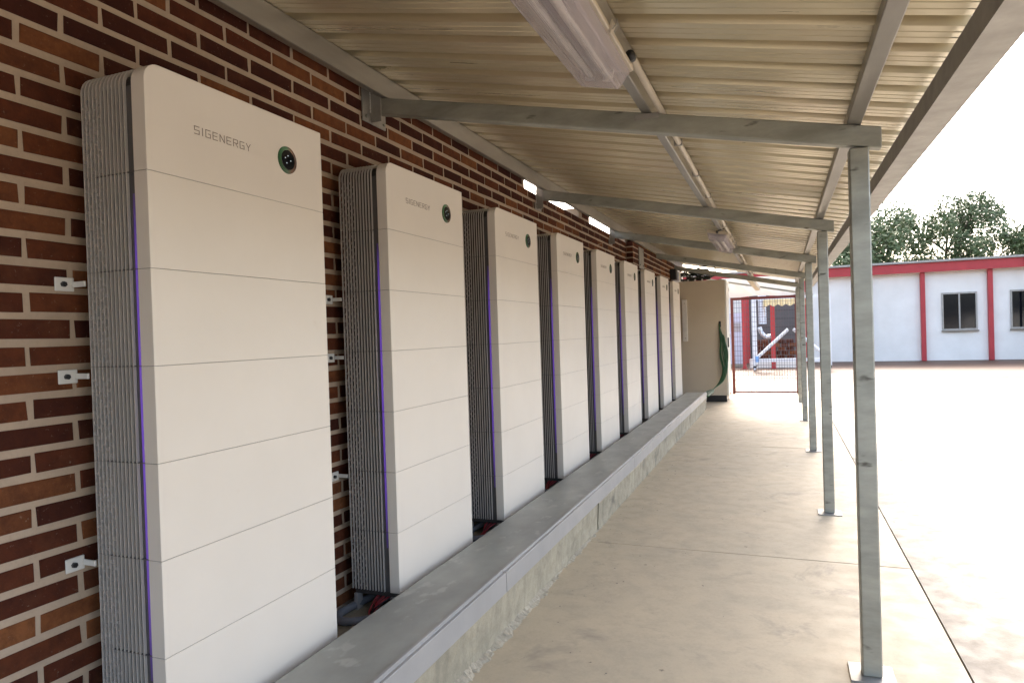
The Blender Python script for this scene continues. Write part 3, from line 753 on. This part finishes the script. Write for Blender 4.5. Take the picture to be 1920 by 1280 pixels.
gp = mk('gate_post', (.565, GY, FLOOR), label='bright red steel post between the enclosure and the mesh gate', cat='post')
MB().box(-.035, .035, -.04, .04, 0, 2.02).obj('shaft', M['bright_red'], gp, bevel=.004)
MB().box(-.07, .07, -.07, .07, 0, .01).obj('foot_plate', M['bright_red'], gp)
# tarpaulin above the gate
vs = []; fs = []; NX, NZ = 60, 16
for i in range(NX+1):
    for k in range(NZ+1):
        u, v = i/NX, k/NZ; x = .42+u*1.5; z = 1.765+v*.40
        d = .05*noise.noise(Vector((x*3.5, z*3, 2)))+.03*noise.noise(Vector((x*9+z*6, z*4, 6)))
        vs.append((x-1.5, d, z-1.765-.012*math.sin(u*math.pi*3)*(1 if k == 0 else 0)))
for i in range(NX):
    for k in range(NZ): a = i*(NZ+1)+k; fs.append((a, a+1, a+NZ+2, a+NZ+1))
MB().add(vs, fs).obj('tarpaulin', M['tarp'], smooth=True, loc=(1.5, GY+.03, 1.765), label='creased white tarpaulin hung above the mesh gate', cat='tarpaulin')
eb = mk('end_beam', (.3, 11.75, 2.1), label='thin grey steel bar across the far end of the roof behind the tube', cat='steel bar')
MB().prism([(-.6, roof_z(-.3, -.10)-2.1), (1.9, roof_z(2.2, -.10)-2.1), (1.9, roof_z(2.2, -.135)-2.1), (-.6, roof_z(-.3, -.135)-2.1)], 0, .03, 'y').obj('bar', M['galv'], eb, bevel=.003)

# ------------------------------------------------------------------ beyond the gate: workshop yard
sh = mk('workshop_shed', (2, 25, FLOOR), label='white walled workshop shed with red steel frame beyond the gate', cat='shed')
MB().box(-9, 12, 0, .2, 0, 3.1).obj('wall', M['render_wall'], sh)
MB().box(-9, 12, -.3, -.12, 3.1, 3.42).obj('fascia', M['bright_red'], sh)
rf = MB().box(-9.2, 12.2, -.4, 6, 3.43, 3.5).obj('roof', M['galv_light'], sh)
for xx in (-6.5, -4.5, -1.65, .35, 2.2, 4.2, 6.2, 8.2, 10.2):
    MB().box(xx, xx+.14, -.16, -.002, 0, 3.098).obj('column', M['bright_red'], sh, bevel=.004)
dk = MB().box(-1.5, .3, -.05, -.001, .02, 2.9).obj('doorway', M['seal'], sh)
for k in range(9): MB().box(-1.48, .28, -.06, -.0505, .1+k*.31, .13+k*.31).obj('shutter_slat', M['backing'], dk)
for xx in (4.9, 6.9):
    wd = MB().box(xx, xx+.95, -.005, -.001, 1.1, 2.3).obj('window', M['glass_black'], sh)
    for a, b, c, d in ((xx-.05, xx+1.0, 2.3, 2.36), (xx-.05, xx+1.0, 1.04, 1.1), (xx-.05, xx-.0005, 1.1005, 2.2995), (xx+.9505, xx+1.0, 1.1005, 2.2995), (xx+.45, xx+.5, 1.1005, 2.2995)):
        MB().box(a, b, -.05, -.006, c, d).obj('frame', M['galv_light'], wd, bevel=.003)
    MB().box(xx-.08, xx+1.03, -.1, -.051, .99, 1.039).obj('sill', M['yard'], wd, bevel=.003)
for k in range(9): MB().box(-8.9+k*2.3, -8.84+k*2.3, -.36, -.301, 0.02, 3.4).obj('downpipe', M['galv_light'], sh) if k in (5, 7) else None
def tree(x, y, h, lab):
    r = mk('tree', (x, y, FLOOR), label=lab, cat='tree', group='trees behind the workshop'); q = random.Random(int(x*10))
    t = MB(); t.tube(smooth_path([(0,0,0),(.1,.05,h*.25),(-.05,.1,h*.5),(.1,0,h*.8)], 4), lambda i: .16*(1-i/16), 8)
    for k in range(7):
        a = q.uniform(0, 6.28); z = h*q.uniform(.35, .65); t.tube([(0,0,z), (math.cos(a)*h*.13, math.sin(a)*h*.13, z+h*.12), (math.cos(a)*h*.24, math.sin(a)*h*.24, z+h*.2)], lambda i: .06-.02*i, 6)
    t.obj('trunk', M['bark'], r, kind='stuff'); c = MB()
    cl = [(q.gauss(0, h*.14), q.gauss(0, h*.14), h*q.uniform(.45, .98), h*q.uniform(.07, .15)) for _ in range(46)]
    for cx2, cy2, cz2, R2 in cl:
        for _ in range(230):
            d = Vector((q.gauss(0,1), q.gauss(0,1), q.gauss(0,1))).normalized()*R2*q.uniform(.5, 1.05); p = Vector((cx2,cy2,cz2))+d
            u_ = Vector((q.uniform(-1,1), q.uniform(-1,1), q.uniform(-1,1))).normalized()*.10; v_ = u_.orthogonal().normalized()*.055
            c.add([tuple(p-u_), tuple(p+v_), tuple(p+u_), tuple(p-v_)], [(0,1,2,3)])
    c.obj('crown', M['foliage'], r, kind='stuff')
for x, y, h, lab in ((5.2, 34, 6.4, 'leafy green tree behind the shed, nearest to the roof posts'), (9.4, 37, 7.6, 'tallest leafy green tree behind the red fascia of the shed'), (12.8, 35, 5.9, 'lower leafy green tree behind the right end of the shed')): tree(x, y, h, lab)
gu = mk('grey_unit', (.12, 22.4, FLOOR), label='pale grey upright cabinet standing on the orange floor beyond the gate', cat='cabinet')
MB().box(-.19, .22, 0, .5, .1, 1.88).obj('body', M['grey_unit'], gu, bevel=.01)
MB().box(-.19, .22, .02, .48, 0, .099).obj('base', M['galv'], gu)
for k in range(6): MB().box(-.15, .18, -.008, -.0005, 1.5-k*.05, 1.53-k*.05).obj('louvre', M['galv_light'], gu)
for xx, ww, lab in ((.46, .12, 'bright red steel column beside the pale grey cabinet'), (1.36, .13, 'bright red steel column behind the diagonal white brace')):
    c = mk('steel_column', (xx, 21.2, FLOOR), label=lab, cat='column'); MB().box(-ww/2, ww/2, -.05, .05, .01, 2.9).obj('shaft', M['bright_red'], c, bevel=.004); MB().box(-.1,.1,-.1,.1,0,.01).obj('base_plate', M['bright_red'], c)
sc_ = mk('rolling_frame', (.83, 19.5, FLOOR), label='white tubular rolling frame on castors with a diagonal brace behind the mesh', cat='rolling frame')
def frame_leg(dx, dy):
    MB().box(dx-.055, dx+.055, dy-.03, dy+.03, .18, 2.3).obj('upright', M['white_paint'], sc_, bevel=.004)
    MB().tube([(dx, dy, .18), (dx, dy, .11)], .05, 10).obj('collar', M['black_plastic'], sc_)
    wv = MB().tube([(dx-.02, dy, .07), (dx+.02, dy, .07)], .07, 16).obj('castor', M['duct'], sc_)
    MB().tube([(dx-.026, dy, .07), (dx+.026, dy, .07)], .03, 10).obj('hub', M['white_paint'], wv)
for dx in (0, 2.1):
    for dy in (0, .9): frame_leg(dx, dy)
MB().box(.056, 2.04, -.03, .03, .30, .40).obj('lower_rail', M['white_paint'], sc_, bevel=.004)
MB().box(.056, 2.04, -.03, .03, 2.2, 2.29).obj('upper_rail', M['white_paint'], sc_, bevel=.004)
MB().tube([(.06, 0, .42), (.98, 0, 1.28)], .05, 8).obj('brace', M['white_paint'], sc_)
MB().tube([(2.04, 0, .42), (1.12, 0, 1.28)], .05, 8).obj('brace', M['white_paint'], sc_)
MB().box(.02, .13, -.06, -.031, .3, .48).obj('clamp', emis('blue_paint', (.2,.42,.75), (0,0,0), 0), sc_, bevel=.006)
dt = mk('air_duct', (1.07, 20.4, 1.2), label='silver ribbed air duct with a curved elbow behind the white frame', cat='duct')
MB().tube([(0, 0, 1.5-.04*i) for i in range(38)], lambda k: .125 if k % 2 else .115, 16).obj('riser', M['duct'], dt, smooth=False)
MB().tube(smooth_path([(-.1,-.1,-.08),(-.03,-.1,-.28),(.1,-.1,-.40),(.24,-.1,-.38)], 6), .07, 12).obj('elbow', M['duct'], dt, smooth=True)
aw = mk('striped_awning', (1.4, 20.2, 1.78), label='cream scalloped awning hanging at the right behind the gate', cat='awning')
vs = []; fs = []
for i in range(41):
    x = -.28+i*.03; d = .04*math.sin(i*1.2); vs += [(x, d, .22), (x+.0, d-.05, .0-.03*math.sin(i*.8))]
for i in range(40): fs.append((2*i, 2*i+1, 2*i+3, 2*i+2))
o = MB().add(vs, fs).obj('valance', M['awning'], aw); s = o.modifiers.new('s', 'SOLIDIFY'); s.thickness = .006
MB().tube([(-.3, 0, .225), (.95, 0, .225)], .015, 8).obj('rod', M['galv'], aw)
st = mk('stone_stack', (1.05, 21.6, FLOOR), label='low stack of dark reddish stones behind the elbow of the duct', cat='stones')
for r_ in range(5):
    for k in range(5):
        x = -.35+k*.26+(.1 if r_ % 2 else 0); MB().box(x+rr.uniform(0,.02), x+.24, rr.uniform(-.03,.03), .3, .3+r_*.13, .3+r_*.13+.12).obj('stone', M['brick'], st, bevel=.015)
MB().box(-.45, 1.0, -.05, .35, .0, .295).obj('ledge', M['render_wall'], st)

# ------------------------------------------------------------------ right: added yard wall out of view, kept only for the light
bw = mk('added_boundary_wall', (14.5, 8, FLOOR), label='added white rendered wall with coping, out of view, kept only for the light', cat='wall')
MB().box(0, .2, -16, 16.9, 0, 1.7).obj('render', M['render_wall'], bw)
for k in range(33):
    MB().box(-.04, .24, -16+k, -15.006+k, 1.7005, 1.76).obj('coping_stone', M['yard'], bw, bevel=.006)
for k in range(9): MB().box(-.06, -.0005, -14+k*3.6, -13.65+k*3.6, 0, 1.7).obj('pilaster', M['render_wall'], bw, bevel=.004)
# building seen through the slot above the wall
nb = mk('neighbour_wall', (-2.6, 3, FLOOR), label='pale rendered wall glimpsed through the gap above the brick wall', cat='wall')
MB().box(-.2, 0, -8, 10, 0, 2.6).obj('render', M['render_wall'], nb)
